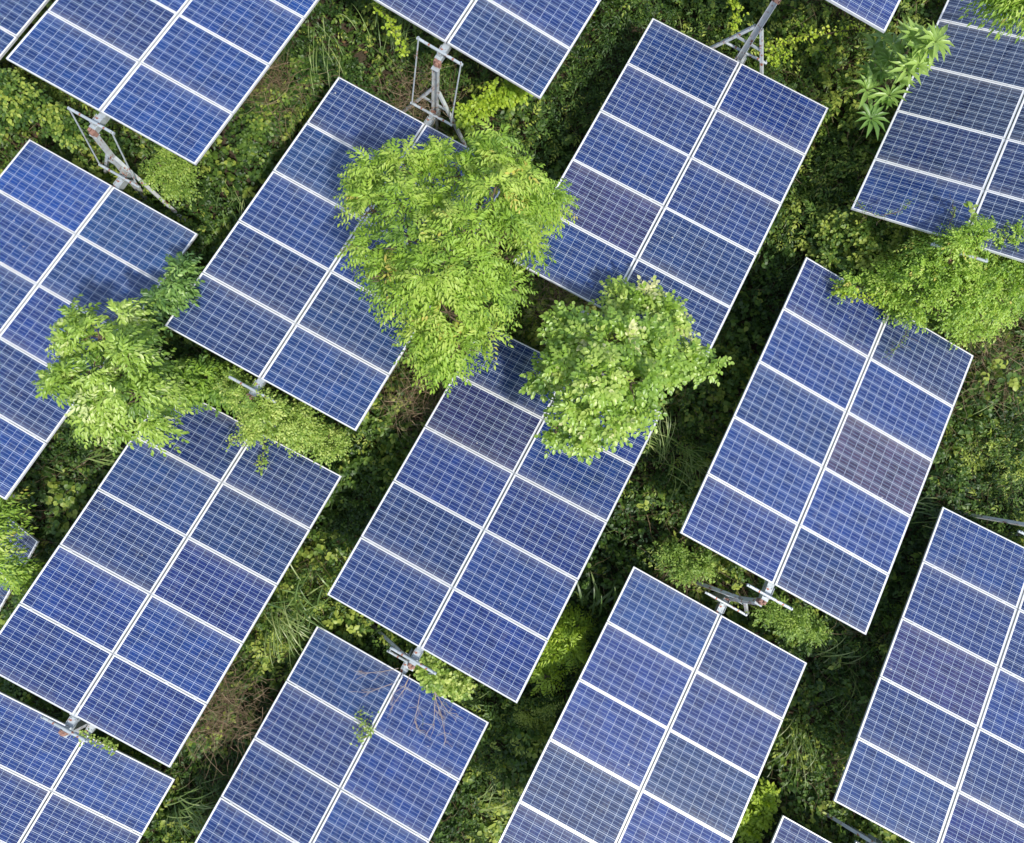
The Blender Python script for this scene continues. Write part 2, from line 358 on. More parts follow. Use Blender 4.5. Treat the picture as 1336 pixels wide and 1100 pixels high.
def tracker(k):
    c, s, a, n = FR[k]
    root = empty('solar_tracker', c); m = Matrix([[s[i], a[i], n[i], 0] for i in range(3)] + [[0, 0, 0, 1]]); m.translation = Vector(c); root.matrix_world = m
    tag(root, LAB[k], 'solar tracker', 'solar tracker tables standing in rows')
    for j in range(5):
        for e in (-1, 1):
            p = bpy.data.objects.new('solar_module', PM); link(p, root)
            p.location = (e * (HW - ML / 2), (2 - j) * PIT, -.0); p.rotation_euler = (rng.normal(0, .003), rng.normal(0, .003), PI if rng.random() < .5 else 0)
            b = np.array(BROWN.get((k, j, e), np.array(BASE[k]) * rng.normal(1, .09, 3) * rng.uniform(.78, 1.16))) * np.array([.062, .258, .445])
            p.color = (*[float(x) for x in b], 1)
            if (k, j, e) == ('H', 2, 1): p['label'] = 'purplish brown solar module'
            f = bpy.data.objects.new('module_frame', FM); link(f, p)
    for j in range(6):
        r = bpy.data.objects.new('mounting_rail', RM if 0 < j < 5 else ERM); link(r, root)
        r.location = (0, (2.5 - j) * PIT + (0 if 0 < j < 5 else (-.14 if j == 0 else .14)), 0)
    link(bpy.data.objects.new('torque_tube', TM), root)
    for e in (-1, 1):
        h = bpy.data.objects.new('end_bracket', HM); link(h, root); h.location = (0, e * (2.525 + .11), 0)
        x = bpy.data.objects.new('crank_bar', CM); link(x, root); x.location = (0, e * (2.525 + .20), 0)
    return root
ROOT = {k: tracker(k) for k in TAB}
bpy.context.view_layer.update()
def rods(u, l):
    inv = ROOT[u].matrix_world.inverted()
    for e in (-.37, .37):
        m = MB(); p = inv @ Vector(loc2w(u, (e, -(2.525 + .20), .06))); q = inv @ Vector(loc2w(l, (e, 2.525 + .20, .06)))
        m.tube([p, q], .013, 8); m.build('link_rod', MAT['galv'], ROOT[u])
rods('A', 'B'); rods('D', 'C'); rods('K', 'L')
# posts between consecutive tables of a row (upper table, lower table)
POSTS = [('A', 'B', 'steel post with thin link rods beside the upper left table corner'),
         ('D', 'C', 'upright steel post with link rods and a side brace above the big tree'),
         ('C', 'I', 'steel post buried in yellow green creeper below the navy table'),
         ('I', 'J', 'steel post with rusty cap leaning out over the bottom left table'),
         ('G', 'E', 'tall steel post with two spread braces at the top edge'),
         ('E', 'K', 'steel post hidden behind the ovate leaved tree'),
         ('K', 'L', 'steel post seen end on where dry stems trail onto the bottom table'),
         ('F', 'H', 'steel post under the sprawling green creeper at the right'),
         ('H', 'M', 'steel post with rusty cap and dark brace, below the table with the brown module'),
         (None, 'N', 'steel post at the right edge whose long brace reaches into the green'),
         ('N', 'O', 'steel post at the bottom right corner whose brace passes under the table'),
         ('B', 'Q', 'steel post beyond the left edge tree')]
def post(u, l, label):
    lo = loc2w(l, (0, 2.525 + .3, -.12)) if l != 'Q' else loc2w('B', (0, -2.525 - .36, -1.4))
    hi = loc2w(u, (0, -2.525 - .3, -.12)) if u else lo + np.array([0, .1, 1.25])
    x, y = (hi[0] + lo[0]) / 2, (hi[1] + lo[1]) / 2; g = float(zg(x, y))
    root = tag(empty('support_post', (x, y, g)), label, 'post', 'steel posts carrying the table ends')
    T, Lz = hi[2] - g - .07, lo[2] - g
    m = MB(); m.chan((0, 0, -.4), (0, 0, T), .10, .07, .007, (0, 1, 0)); m.build('column', MAT['galvpost'], root)
    m = MB(); m.box((0, 0, T + .004), (.125, .10, .008)); m.build('cap_plate', MAT['galv'], root)
    for (yy, zz) in ((hi[1] - y, hi[2] - g), (lo[1] - y, Lz)):
        m = MB(); m.box((0, yy, zz - .05), (.12, .06, .010))
        for e in (-1, 1):
            m.box((e * .052, yy, zz), (.010, .055, .088)); m.box((e * .034, yy, zz + .048), (.04, .05, .008)); m.tube([(e * .034, yy, zz + .053), (e * .034, yy, zz + .068)], .009, 6)
        m.tube([(0, yy - .05, zz), (0, yy + .05, zz)], .035, 10)
        m.build('bearing', MAT['rust'], root)
    m = MB(); m.box((0, (lo[1] - y) / 2, Lz - .075), (.12, abs(lo[1] - y) + .12, .012))
    for e in (-1, 1): m.box((e * .056, 0, Lz - .02), (.008, .16, .20))
    m.build('side_bracket', MAT['galv'], root)
    mid = Lz + (T - Lz) * .52
    for e in (-1, 1):
        k = .58; foot = (e * (mid + .25) * k, 0, -.25)
        m = MB(); m.chan((e * .056, .0, mid), foot, .055, .045, .005, (e * .8, 0, .55)); m.build('brace', MAT['galvpost'], root)
    z2 = mid - .34
    for e in (-1, 1):
        m = MB(); m.bar((e * .05, 0, z2), (e * (.34 * k + .03), 0, z2 + .0), .03, .03); m.build('strut', MAT['galv'], root)
    return root
for a in POSTS: post(*a)
# ------------------------------------------------------------------ foliage machinery
def nrm(a): return a / np.maximum(np.linalg.norm(a, axis=-1, keepdims=True), 1e-9)
def basis(y, up):
    y = nrm(y); z = nrm(up - (up * y).sum(-1, keepdims=True) * y); x = np.cross(y, z); return x, y, z
TPL = {  # name: verts (width, length, lift), faces
 'slim': (np.array([[0, 0, 0], [-.5, .42, .12], [.5, .42, .12], [0, .45, 0], [0, 1, -.12]]), np.array([[0, 3, 1], [0, 2, 3], [1, 3, 4], [3, 2, 4]])),
 'ovate': (np.array([[0, 0, 0], [-.42, .25, .10], [.42, .25, .10], [-.47, .58, .10], [.47, .58, .10], [0, .3, 0], [0, .62, -.02], [0, 1, -.12]]),
           np.array([[0, 5, 1], [0, 2, 5], [1, 5, 3], [5, 6, 3], [5, 2, 4], [5, 4, 6], [3, 6, 7], [6, 4, 7]]))}
class Foliage:
    def __init__(s): s.V = []; s.F = []; s.T = []; s.n = 0
    def leaves(s, P, D, U, L, W, tint, tpl='slim'):
        """P base points, D directions, U up hints, L lengths, W widths, tint (all length n)"""
        tv, tf = TPL[tpl]; x, y, z = basis(D, U); n = len(P)
        L = np.broadcast_to(L, (n,)); W = np.broadcast_to(W, (n,))
        V = P[:, None] + x[:, None] * (tv[None, :, 0:1] * W[:, None, None]) + y[:, None] * (tv[None, :, 1:2] * L[:, None, None]) + z[:, None] * (tv[None, :, 2:3] * L[:, None, None])
        s.V.append(V.reshape(-1, 3)); s.F.append((tf[None] + (np.arange(n) * len(tv))[:, None, None] + s.n).reshape(-1, 3)); s.n += n * len(tv)
        s.T.append(np.repeat(np.clip(tint, 0, 1), len(tv)))
    def sprigs(s, r, P, D, U, L, pairs, ll, lw, tint, tpl='slim', droop=.25, ang=.9, jit=.25, tj=.12):
        """compound sprays: leaflets in pairs along a drooping stalk"""
        n = len(P); x, y, z = basis(D, U); L = np.broadcast_to(L, (n,)); down = np.array([0, 0, -1.0])
        for q in range(pairs):
            t = (q + .6) / pairs
            base = P + y * (L * t)[:, None] + down * (L * droop * t * t)[:, None]
            ax = nrm(y + down * (2 * droop * t)); sz = (1 - .45 * abs(t - .45) * 1.6)
            for e in (-1, 1):
                d = ax * math.cos(ang) + x * (e * math.sin(ang)) + r.normal(0, jit, (n, 3)) + down * .15
                s.leaves(base, d, z + r.normal(0, jit, (n, 3)), ll * sz * r.uniform(.8, 1.2, n), lw * sz * r.uniform(.8, 1.2, n), tint + r.normal(0, tj, n), tpl)
        s.leaves(P + y * L[:, None] + down * (L * droop)[:, None], nrm(y + down * 2 * droop), z, np.full(n, ll), np.full(n, lw), tint + r.normal(0, tj, n), tpl)
    def blades(s, r, P, D, L, W, tint, droop=1.0, seg=5):
        """long arching grass blades as folded strips"""
        n = len(P); D = nrm(D); L = np.broadcast_to(L, (n,)); W = np.broadcast_to(W, (n,)); dr = np.broadcast_to(droop, (n,))
        side = nrm(np.cross(D, np.array([0, 0, 1.0]))); pts = []; p = P.copy(); d = D.copy()
        for k in range(seg + 1):
            t = k / seg; wd = W * (1 - t) ** .6 * (.5 + min(1, t * 4) * .5)
            pts.append(p - side * (wd / 2)[:, None]); pts.append(p + side * (wd / 2)[:, None] + np.array([0, 0, .0]))
            d = nrm(d + np.array([0, 0, -1.0]) * (dr / seg * (.4 + 1.6 * t))[:, None]); p = p + d * (L / seg)[:, None]
        V = np.stack(pts, 1); m = 2 * (seg + 1)
        tf = []
        for k in range(seg): a = 2 * k; tf += [[a, a + 1, a + 3], [a, a + 3, a + 2]]
        tf = np.array(tf); s.V.append(V.reshape(-1, 3)); s.F.append((tf[None] + (np.arange(n) * m)[:, None, None] + s.n).reshape(-1, 3)); s.n += n * m
        s.T.append(np.repeat(np.clip(tint, 0, 1), m))
    def twigs(s, r, P, D, L, R, tint, curl=.5, seg=4):
        n = len(P); d = nrm(D); L = np.broadcast_to(L, (n,)); R = np.broadcast_to(R, (n,)); p = P.copy(); rings = []
        bend = r.normal(0, curl, (n, 3))
        for k in range(seg + 1):
            a = nrm(np.cross(d, np.array([.3, .2, .93]))); b = np.cross(d, a); rr = (R * (1 - .7 * k / seg))[:, None]
            for q in range(3): rings.append(p + (a * math.cos(q * 2.0944) + b * math.sin(q * 2.0944)) * rr)
            d = nrm(d + bend / seg + r.normal(0, curl * .35, (n, 3))); p = p + d * (L / seg)[:, None]
        V = np.stack(rings, 1); m = 3 * (seg + 1); tf = []
        for k in range(seg):
            for q in range(3):
                a, b = k * 3 + q, k * 3 + (q + 1) % 3; tf += [[a, b, b + 3], [a, b + 3, a + 3]]
        tf = np.array(tf); s.V.append(V.reshape(-1, 3)); s.F.append((tf[None] + (np.arange(n) * m)[:, None, None] + s.n).reshape(-1, 3)); s.n += n * m
        s.T.append(np.repeat(np.clip(tint, 0, 1), m))
    def build(s, name, mat, parent=None, origin=None):
        return npmesh(name, np.concatenate(s.V), np.concatenate(s.F), mat, np.concatenate(s.T), parent, inv=origin)
def ceiling_z(x, y):
    """height of the panel plane over a point, inf in the gaps"""
    z = np.full(np.shape(x), 99.0)
    for k, (c, s, a, n) in FR.items():
        d = np.stack([x - c[0], y - c[1]], -1); u = d @ s[:2] / (s[:2] @ s[:2]); v = d @ a[:2] / (a[:2] @ a[:2])
        ins = (abs(u) < HW + .05) & (abs(v) < 2.525 + .06)
        zz = c[2] + s[2] * u + a[2] * v; z = np.where(ins, np.minimum(z, zz), z)
    return z
def cover_h(x, y):
    """height of the undergrowth over the soil"""
    return .30 + 1.15 * np.clip(fbm(x, y, 8, 4, .85) - .22, 0, 1)
# ------------------------------------------------------------------ undergrowth (nobody could count it)
def undergrowth():
    r = np.random.default_rng(5)
    def spots(n):
        P = np.stack([r.uniform(-16, 16, n), r.uniform(-16, 19, n)], 1); z = zg(P[:, 0], P[:, 1]) + .4
        px, py = to_px(np.column_stack([P, z])); ok = (px > -130) & (px < 1466) & (py > -130) & (py < 1230); ok |= (px > -420) & (px < 1756) & (py > -300) & (py < 1500) & (r.random(n) < .5)
        deep = np.zeros(len(P), bool); eye = np.array([0, 0, CAM_Z]); D = np.column_stack([P, z]) - eye
        # ground that the tables cover up is thinned out
        for k, (cc, s, a, nn) in FR.items():
            h = eye + D * ((cc - eye) @ nn / (D @ nn))[:, None] - cc; deep |= (abs(h @ s) < HW - .22) & (abs(h @ a) < 2.3)
        keep = ok & (~deep | (r.random(n) < .3)); return P[keep]
    fo = Foliage()
    M = spots(58000); mh = cover_h(M[:, 0], M[:, 1]); rad = r.uniform(.10, .34, len(M))
    lit = (fbm(M[:, 0], M[:, 1], 91, 3, 2.2) > .57) & (r.random(len(M)) < .65); species = fbm(M[:, 0], M[:, 1], 21, 3, .8); hue = fbm(M[:, 0], M[:, 1], 33, 3, .45)  # lit mounds: sunlit patches painted in with lighter tint and larger leaves
    for kind in range(3):
        lo_, hi_ = ((-1, .46), (.46, .56), (.56, 2))[kind]; sel = (species >= lo_) & (species < hi_)
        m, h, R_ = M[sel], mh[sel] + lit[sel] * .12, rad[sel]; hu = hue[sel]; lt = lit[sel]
        k = 5; n = len(m) * k; m = np.repeat(m, k, 0); h = np.repeat(h, k); R_ = np.repeat(R_, k); hu = np.repeat(hu, k); lt = np.repeat(lt, k)
        th = r.uniform(0, 2 * PI, n); q = np.sqrt(r.random(n)); off = np.stack([np.cos(th), np.sin(th)], 1)
        xy = m + off * (R_ * q)[:, None]
        z = zg(xy[:, 0], xy[:, 1]) + h * (1 - .6 * q * q) * r.choice([1, 1, .8, .5], n) + r.normal(0, .05, n)
        z = np.minimum(z, ceiling_z(xy[:, 0], xy[:, 1]) - .22)
        D = np.column_stack([off * (.5 + q)[:, None] + r.normal(0, .35, (n, 2)), r.uniform(-.3, .6, n)])
        U = np.column_stack([off * .5 * q[:, None], np.ones(n)]) + r.normal(0, .3, (n, 3))
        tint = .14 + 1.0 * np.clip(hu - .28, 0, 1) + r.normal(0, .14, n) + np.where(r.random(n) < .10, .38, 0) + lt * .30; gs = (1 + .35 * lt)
        P = np.column_stack([xy, z])
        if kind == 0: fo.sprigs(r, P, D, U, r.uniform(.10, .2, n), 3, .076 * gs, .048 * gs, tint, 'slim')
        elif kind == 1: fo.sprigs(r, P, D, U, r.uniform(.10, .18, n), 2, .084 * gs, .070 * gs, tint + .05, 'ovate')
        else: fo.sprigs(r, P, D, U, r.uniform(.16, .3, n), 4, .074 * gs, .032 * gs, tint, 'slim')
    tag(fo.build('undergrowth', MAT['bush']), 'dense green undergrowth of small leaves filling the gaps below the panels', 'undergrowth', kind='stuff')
    g = Foliage(); P = spots(26000); gm = fbm(P[:, 0], P[:, 1], 55, 3, .6); P = P[gm > .46]; n = len(P)
    z = zg(P[:, 0], P[:, 1]) + cover_h(P[:, 0], P[:, 1]) * .55; z = np.minimum(z, ceiling_z(P[:, 0], P[:, 1]) - .5)
    lean = fbm(P[:, 0], P[:, 1], 61, 2, .7) * 14
    D = np.column_stack([np.cos(lean) * .7 + r.normal(0, .5, n), np.sin(lean) * .7 + r.normal(0, .5, n), r.uniform(.5, 1.3, n)])
    g.blades(r, np.column_stack([P, z]), D, r.uniform(.25, .6, n), r.uniform(.007, .016, n), r.beta(2, 3, n), 1.4)
    tag(g.build('wild_grass', MAT['grass']), 'thin wild grass blades growing through the undergrowth', 'grass', kind='stuff')
    t = Foliage(); P = spots(44000); tm = fbm(P[:, 0], P[:, 1], 77, 3, .55); P = P[tm > .44]; n = len(P)
    z = zg(P[:, 0], P[:, 1]) + cover_h(P[:, 0], P[:, 1]) * r.uniform(.6, 1.12, n); z = np.minimum(z, ceiling_z(P[:, 0], P[:, 1]) - .4)
    t.twigs(r, np.column_stack([P, z]), r.normal(0, 1, (n, 3)) * np.array([1, 1, .35]), r.uniform(.2, .7, n), r.uniform(.0022, .005, n), r.beta(2, 2.5, n), .7)
    tag(t.build('dry_twigs', MAT['twig']), 'tangled dry brown twigs and vine stems between the leaves', 'twigs', kind='stuff')
    l = Foliage(); P = spots(36000); n = len(P); z = zg(P[:, 0], P[:, 1]) + r.uniform(.02, .25, n)
    l.leaves(np.column_stack([P, z]), r.normal(0, 1, (n, 3)) * np.array([1, 1, .3]), np.array([0, 0, 1.0]) + r.normal(0, .4, (n, 3)), r.uniform(.05, .12, n), r.uniform(.03, .06, n), r.beta(2, 2, n))
    tag(l.build('leaf_litter', MAT['litter']), 'dead brown leaf litter lying low in the shade', 'leaf litter', kind='stuff')
undergrowth()
# ------------------------------------------------------------------ individual plants
def Zc(z): return z + CAM_Z
def stem_pts(p, q, r, n=6, wob=.04):
    p, q = np.array(p, float), np.array(q, float); ts = np.linspace(0, 1, n)
    return [p + (q - p) * t + (r.normal(0, wob, 3) if 0 < t < 1 else 0) for t in ts]
def tree(name, label, cat, lobes, foot_px, seed, mat, style, tint=.5, dens=1.0, group=None, trunk_r=.05):
    """lobes: (px, py, radius px, height of the lobe top in camera datum); foliage grows in sprays on each lobe"""
    r = np.random.default_rng(seed); fx, fy = at(foot_px[0], foot_px[1], Zc(-11.8))[:2]
    for _ in range(4):
        fz = float(zg(fx, fy)); fx, fy = at(foot_px[0], foot_px[1], fz)[:2]
    foot = np.array([fx, fy, float(zg(fx, fy))]); root = tag(empty(name, foot), label, cat, group)
    fo = Foliage(); tb = MB(); L0 = []
    for (px, py, rp, zt) in lobes:
        z = Zc(zt); c = at(px, py, z); R = rp / F_PX * np.linalg.norm(c - np.array([0, 0, CAM_Z])) ; hgt = R * .62
        c = c - np.array([0, 0, hgt]); c[:2] = at(px, py, c[2] + hgt * .75)[:2]; L0.append((c, R, hgt))
    cen = np.mean([c for c, _, _ in L0], 0); fork = foot + (cen - foot) * .62
    tb.tube([Vector(p - foot) for p in stem_pts(foot - np.array([0, 0, .15]), fork, r, 6, .03)], [trunk_r * (1 - .1 * i) for i in range(6)], 9)
    for c, R, hgt in L0:
        mid = c - np.array([0, 0, hgt * .2])
        tb.tube([Vector(p - foot) for p in stem_pts(fork, mid, r, 5, .03)], [trunk_r * .5 * (1 - .14 * i) for i in range(5)], 6)
        for _ in range(int(5 + 5 * R)):
            th = r.uniform(0, 2 * PI); q = r.uniform(.5, .85); tip = c + np.array([math.cos(th) * R * q, math.sin(th) * R * q, hgt * r.uniform(.2, .75) * (1 - q * .5)])
            tb.tube([Vector(p - foot) for p in stem_pts(mid, tip, r, 4, .02)], [.012, .009, .007, .004], 5)
        sl = dict(pinnate=.34, ovate=.24, droop=.30, fine=.17, heart=.17)[style]; Re = max(R - sl * .62, R * .35)
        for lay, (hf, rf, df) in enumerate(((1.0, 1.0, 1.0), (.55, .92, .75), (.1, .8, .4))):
            nc = int(dens * df * 2.0 * R * R / (sl * sl)) + 2
            th = r.uniform(0, 2 * PI, nc); q = np.sqrt(r.random(nc)) * rf
            q = q * (1 + .16 * np.sin(th * 3 + r.uniform(0, 6)) + .10 * np.sin(th * 5 + r.uniform(0, 6))) + np.where(r.random(nc) < .05, .18, 0)
            off = np.stack([np.cos(th), np.sin(th)], 1)
            C3 = np.column_stack([c[:2] + off * (Re * q)[:, None], c[2] + hgt * hf * np.sqrt(np.clip(1 - (q * .93) ** 2, .03, 1)) + r.normal(0, .09, nc)])
            ct = r.normal(0, .14, nc); cd_ = nrm(np.column_stack([off * q[:, None] * 1.1 + r.normal(0, .35, (nc, 2)), np.full(nc, .25)]))
            k = 6; P = np.repeat(C3, k, 0); n = nc * k; base = np.repeat(cd_, k, 0)
            az = np.tile(np.arange(k) * 2 * PI / k, nc) + np.repeat(r.uniform(0, 6, nc), k) + r.normal(0, .25, n)
            D = nrm(base * 1.0 + np.column_stack([np.cos(az) * .95, np.sin(az) * .95, r.uniform(-.35, .25, n)]))
            U = np.column_stack([D[:, :2] * .35, np.ones(n)]) + r.normal(0, .12, (n, 3))
            P = P + r.normal(0, .02, (n, 3))
            tn = tint + .12 - .20 * lay + np.repeat(ct, k) + r.normal(0, .07, n) + np.where(r.random(n) < .003, .5, 0)  # sunlit tips and young leaves painted lighter on the outer layer, inner layers darker
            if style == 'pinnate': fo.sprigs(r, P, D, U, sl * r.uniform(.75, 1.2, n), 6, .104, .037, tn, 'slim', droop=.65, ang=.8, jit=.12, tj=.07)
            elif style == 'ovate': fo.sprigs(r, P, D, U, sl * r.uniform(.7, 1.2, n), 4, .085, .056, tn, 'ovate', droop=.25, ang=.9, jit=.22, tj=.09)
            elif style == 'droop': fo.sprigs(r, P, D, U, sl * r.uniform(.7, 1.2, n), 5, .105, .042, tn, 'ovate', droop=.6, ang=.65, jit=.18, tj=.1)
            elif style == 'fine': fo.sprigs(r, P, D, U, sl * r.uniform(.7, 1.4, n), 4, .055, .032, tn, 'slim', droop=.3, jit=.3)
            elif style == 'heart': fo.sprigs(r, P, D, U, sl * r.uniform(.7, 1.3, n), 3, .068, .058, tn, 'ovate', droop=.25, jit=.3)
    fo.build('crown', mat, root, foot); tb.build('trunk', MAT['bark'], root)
    return root
T = MAT
tree('pinnate_tree', 'big round yellow green tree with feathery drooping leaves in the upper middle', 'tree',
     [(493, 221, 33, -8.7), (524, 212, 29, -8.6), (557, 218, 25, -8.8), (485, 265, 31, -8.8), (524, 262, 38, -8.3), (571, 265, 33, -8.4), (645, 198, 33, -8.4), (684, 228, 33, -8.3), (645, 245, 38, -8.0),
      (698, 265, 27, -8.5), (609, 292, 42, -7.8), (665, 292, 35, -8.2), (485, 318, 31, -8.7), (534, 312, 40, -8.0), (505, 353, 33, -8.4), (562, 353, 44, -7.7), (618, 348, 40, -7.9), (693, 318, 23, -8.8),
      (529, 395, 31, -8.4), (585, 400, 40, -8.0), (637, 395, 33, -8.5), (552, 437, 29, -8.5), (599, 447, 33, -8.3), (637, 437, 23, -8.8), (576, 470, 17, -8.7), (716, 265, 12, -9.0), (667, 369, 21, -8.9), (648, 181, 15, -8.6), (602, 222, 26, -8.6), (578, 205, 18, -8.8), (625, 205, 20, -8.6), (470, 240, 22, -8.9), (720, 250, 14, -8.8)],
     (610, 420), 41, T['tree'], 'pinnate', .54, 1.05, trunk_r=.07)
tree('ovate_leaf_tree', 'medium round tree with small oval leaves right of the big tree', 'tree',
     [(735, 428, 24, -9.1), (765, 440, 30, -8.8), (805, 440, 32, -8.6), (845, 440, 28, -8.8), (880, 430, 20, -9.1), (705, 488, 20, -9.4), (735, 478, 26, -8.9), (780, 490, 36, -8.4), (830, 495, 34, -8.5), (868, 480, 26, -8.8),
      (750, 530, 26, -8.9), (795, 545, 32, -8.7), (840, 535, 22, -8.9), (765, 570, 18, -9.2), (806, 385, 13, -9.4), (812, 405, 14, -9.3), (868, 405, 16, -9.2), (900, 466, 16, -9.2), (922, 474, 8, -9.3), (840, 385, 8, -9.3), (725, 560, 9, -9.4)],
     (800, 500), 42, T['tree2'], 'ovate', .50, 1.15, trunk_r=.05)
tree('drooping_leaf_tree', 'ragged tree with pale drooping leaves over the left table', 'tree',
     [(98, 418, 16, -10.1), (122, 436, 22, -9.9), (158, 414, 20, -9.9), (176, 436, 16, -10.1), (85, 492, 20, -10.0), (115, 478, 26, -9.8), (160, 462, 32, -9.5), (192, 482, 20, -10.3), (232, 492, 12, -11.1),
      (130, 520, 26, -9.9), (175, 515, 30, -9.7), (214, 514, 20, -10.5), (150, 550, 20, -10.2), (195, 552, 16, -10.3), (118, 548, 12, -10.3), (72, 500, 9, -10.1), (92, 442, 11, -10.1)],
     (180, 520), 43, T['tree3'], 'droop', .62, .9)
tree('broadleaf_sapling', 'small dark green sapling poking up between the left table and the navy table', 'sapling',
     [(238, 350, 10, -10.5), (226, 374, 14, -10.4), (206, 392, 9, -10.4), (244, 384, 9, -10.6)], (228, 400), 44, T['rosette'], 'droop', .35, 1.5, trunk_r=.02)
tree('creeper_mound', 'sprawling light green creeper heaped over the top of the right hand table', 'creeper',
     [(1108, 372, 9, -9.7), (1150, 365, 14, -9.6), (1170, 400, 12, -9.8), (1215, 325, 24, -9.1), (1250, 314, 14, -8.5), (1276, 306, 14, -8.5), (1245, 330, 32, -8.8), (1285, 320, 32, -8.7), (1320, 320, 30, -8.6), (1180, 355, 24, -9.4), (1215, 365, 34, -9.0), (1265, 368, 36, -8.8), (1310, 365, 32, -8.8), (1350, 340, 34, -8.6),
      (1160, 382, 18, -9.6), (1200, 398, 24, -9.5), (1245, 405, 24, -9.4), (1290, 402, 24, -9.3), (1325, 395, 22, -9.3), (1262, 430, 14, -9.9), (1290, 426, 10, -9.9), (1130, 370, 12, -9.8)],
     (1250, 410), 45, T['tree'], 'fine', .42, 1.25)
tree('climber_thicket', 'mid green climber thicket just below the lower corner of the tilted dark table', 'climber',
     [(1085, 300, 18, -10.2), (1115, 295, 22, -9.9), (1150, 310, 26, -9.7), (1182, 315, 18, -9.7), (1090, 335, 18, -10.2), (1128, 338, 24, -9.9), (1165, 345, 20, -9.9), (1065, 318, 12, -10.4)], (1140, 330), 46, T['bush'], 'heart', .72, 1.3)
tree('overhanging_tree', 'feathery branch tip hanging into the top right corner over the dark table', 'tree',
     [(1328, -10, 16, -7.2), (1352, -6, 24, -7.0), (1310, -4, 7, -7.4), (1355, -55, 40, -6.8)], (1360, 40), 47, T['tree'], 'pinnate', .5, 1.3)
tree('edge_tree', 'bright feathery foliage at the left edge covering the sunken table', 'tree',
     [(-14, 690, 12, -11.6), (-14, 738, 18, -11.6), (10, 748, 7, -12.2), (-40, 700, 36, -11.4), (-4, 665, 10, -11.8)], (-15, 720), 48, T['tree'], 'pinnate', .48, .9)
tree('young_pinnate_tree', 'bright young feathery plant in the gap beside the middle table lower right side', 'sapling',
     [(738, 832, 13, -11.9), (722, 855, 12, -12.0), (748, 850, 10, -11.9), (712, 882, 9, -12.2), (752, 818, 8, -12.0)], (730, 860), 49, T['vine'], 'pinnate', .3, .45, trunk_r=.02)
tree('bright_sapling', 'small bright sapling at the bottom beside the long table without plants', 'sapling',
     [(985, 1058, 17, -12.2), (978, 1080, 12, -12.3), (995, 1040, 10, -12.2)], (985, 1065), 50, T['vine'], 'ovate', .35, 1.5, trunk_r=.015)
tree('yellow_climber', 'yellow green climber swallowing the post below the navy table', 'climber',
     [(320, 520, 22, -10.7), (345, 530, 26, -10.6), (375, 548, 28, -10.9), (330, 560, 16, -10.9), (395, 560, 26, -11.2), (430, 580, 22, -11.5), (300, 500, 16, -10.8)], (360, 555), 51, T['pale'], 'fine', .55, 2.0, trunk_r=.015)
tree('dense_climber', 'mid green leafy climber between the left tree and the navy table edge', 'climber',
     [(265, 490, 26, -11.0), (290, 505, 20, -11.0), (245, 500, 26, -11.1)], (268, 500), 52, T['tree'], 'droop', .2, 1.7, trunk_r=.015)
tree('yellow_bush', 'low yellow green bush beside the upper left steel link frame', 'bush',
     [(212, 208, 11, -10.9), (228, 218, 12, -11.0), (248, 226, 10, -11.1), (222, 240, 13, -11.2), (205, 228, 10, -11.2), (236, 245, 11, -11.3)], (228, 230), 53, T['pale'], 'fine', .42, 1.5, trunk_r=.015)
tree('leafy_bush', 'leafy mid green bush at the left edge below the upper left table', 'bush',
     [(12, 118, 18, -10.8), (38, 134, 14, -10.9), (5, 150, 14, -11.0), (68, 152, 14, -11.1), (92, 172, 12, -11.2)], (30, 145), 54, T['bush'], 'heart', .62, 1.5, trunk_r=.015)
tree('bright_climber', 'vivid yellow green climber sprig above the big tree beside its post', 'climber',
     [(628, 138, 7, -10.2), (645, 128, 8, -10.1), (660, 119, 7, -10.1), (612, 150, 7, -10.3), (676, 116, 5, -10.1)], (640, 140), 55, T['vine'], 'heart', .4, .6, trunk_r=.012)
tree('post_climber', 'yellowish climber beside the end on post above the bottom table', 'climber',
     [(565, 880, 14, -11.9), (580, 893, 12, -12.0), (600, 895, 12, -12.2), (558, 868, 10, -11.9)], (575, 890), 56, T['pale'], 'heart', .6, 1.7, trunk_r=.012)
tree('gap_bush', 'round green bush in the gap right of the lower right side of the middle table', 'bush',
     [(690, 928, 15, -12.6), (705, 950, 15, -12.7), (682, 965, 14, -12.8), (714, 918, 11, -12.5)], (695, 940), 57, T['bush'], 'fine', .8, 2.0, trunk_r=.015)
tree('green_bush', 'light green bush at the right edge between the two right hand tables', 'bush',
     [(1282, 566, 22, -10.9), (1318, 600, 24, -10.8), (1262, 606, 18, -11.1), (1330, 556, 20, -10.8), (1300, 636, 16, -11.1), (1260, 570, 14, -11.1)], (1300, 590), 58, T['bush'], 'fine', .8, 1.6, trunk_r=.015)
tree('gap_shrub', 'pale leafy shrub right of the lower table corner near the rusty post cap', 'bush',
     [(1010, 800, 18, -11.3), (1035, 810, 18, -11.3), (1060, 825, 18, -11.5), (895, 745, 16, -11.2), (920, 735, 16, -11.2), (880, 725, 16, -11.3)], (980, 800), 59, T['pale'], 'fine', .3, 1.7, trunk_r=.012)
tree('corner_shrub', 'green shrub filling the gap left of the navy table top corner', 'bush',
     [(345, 155, 16, -11.1), (375, 128, 15, -11.0), (328, 182, 14, -11.2), (395, 92, 13, -10.9), (352, 128, 12, -11.1)], (360, 150), 60, T['bush'], 'heart', .5, 1.5, trunk_r=.015)
tree('shady_shrub', 'deep green shrub in the shade right of the top centre right table', 'bush',
     [(1085, 190, 24, -10.3), (1060, 250, 24, -10.5), (1100, 235, 20, -10.4), (1020, 330, 14, -10.8)], (1080, 220), 61, T['bush'], 'fine', .45, 1.7, trunk_r=.015)
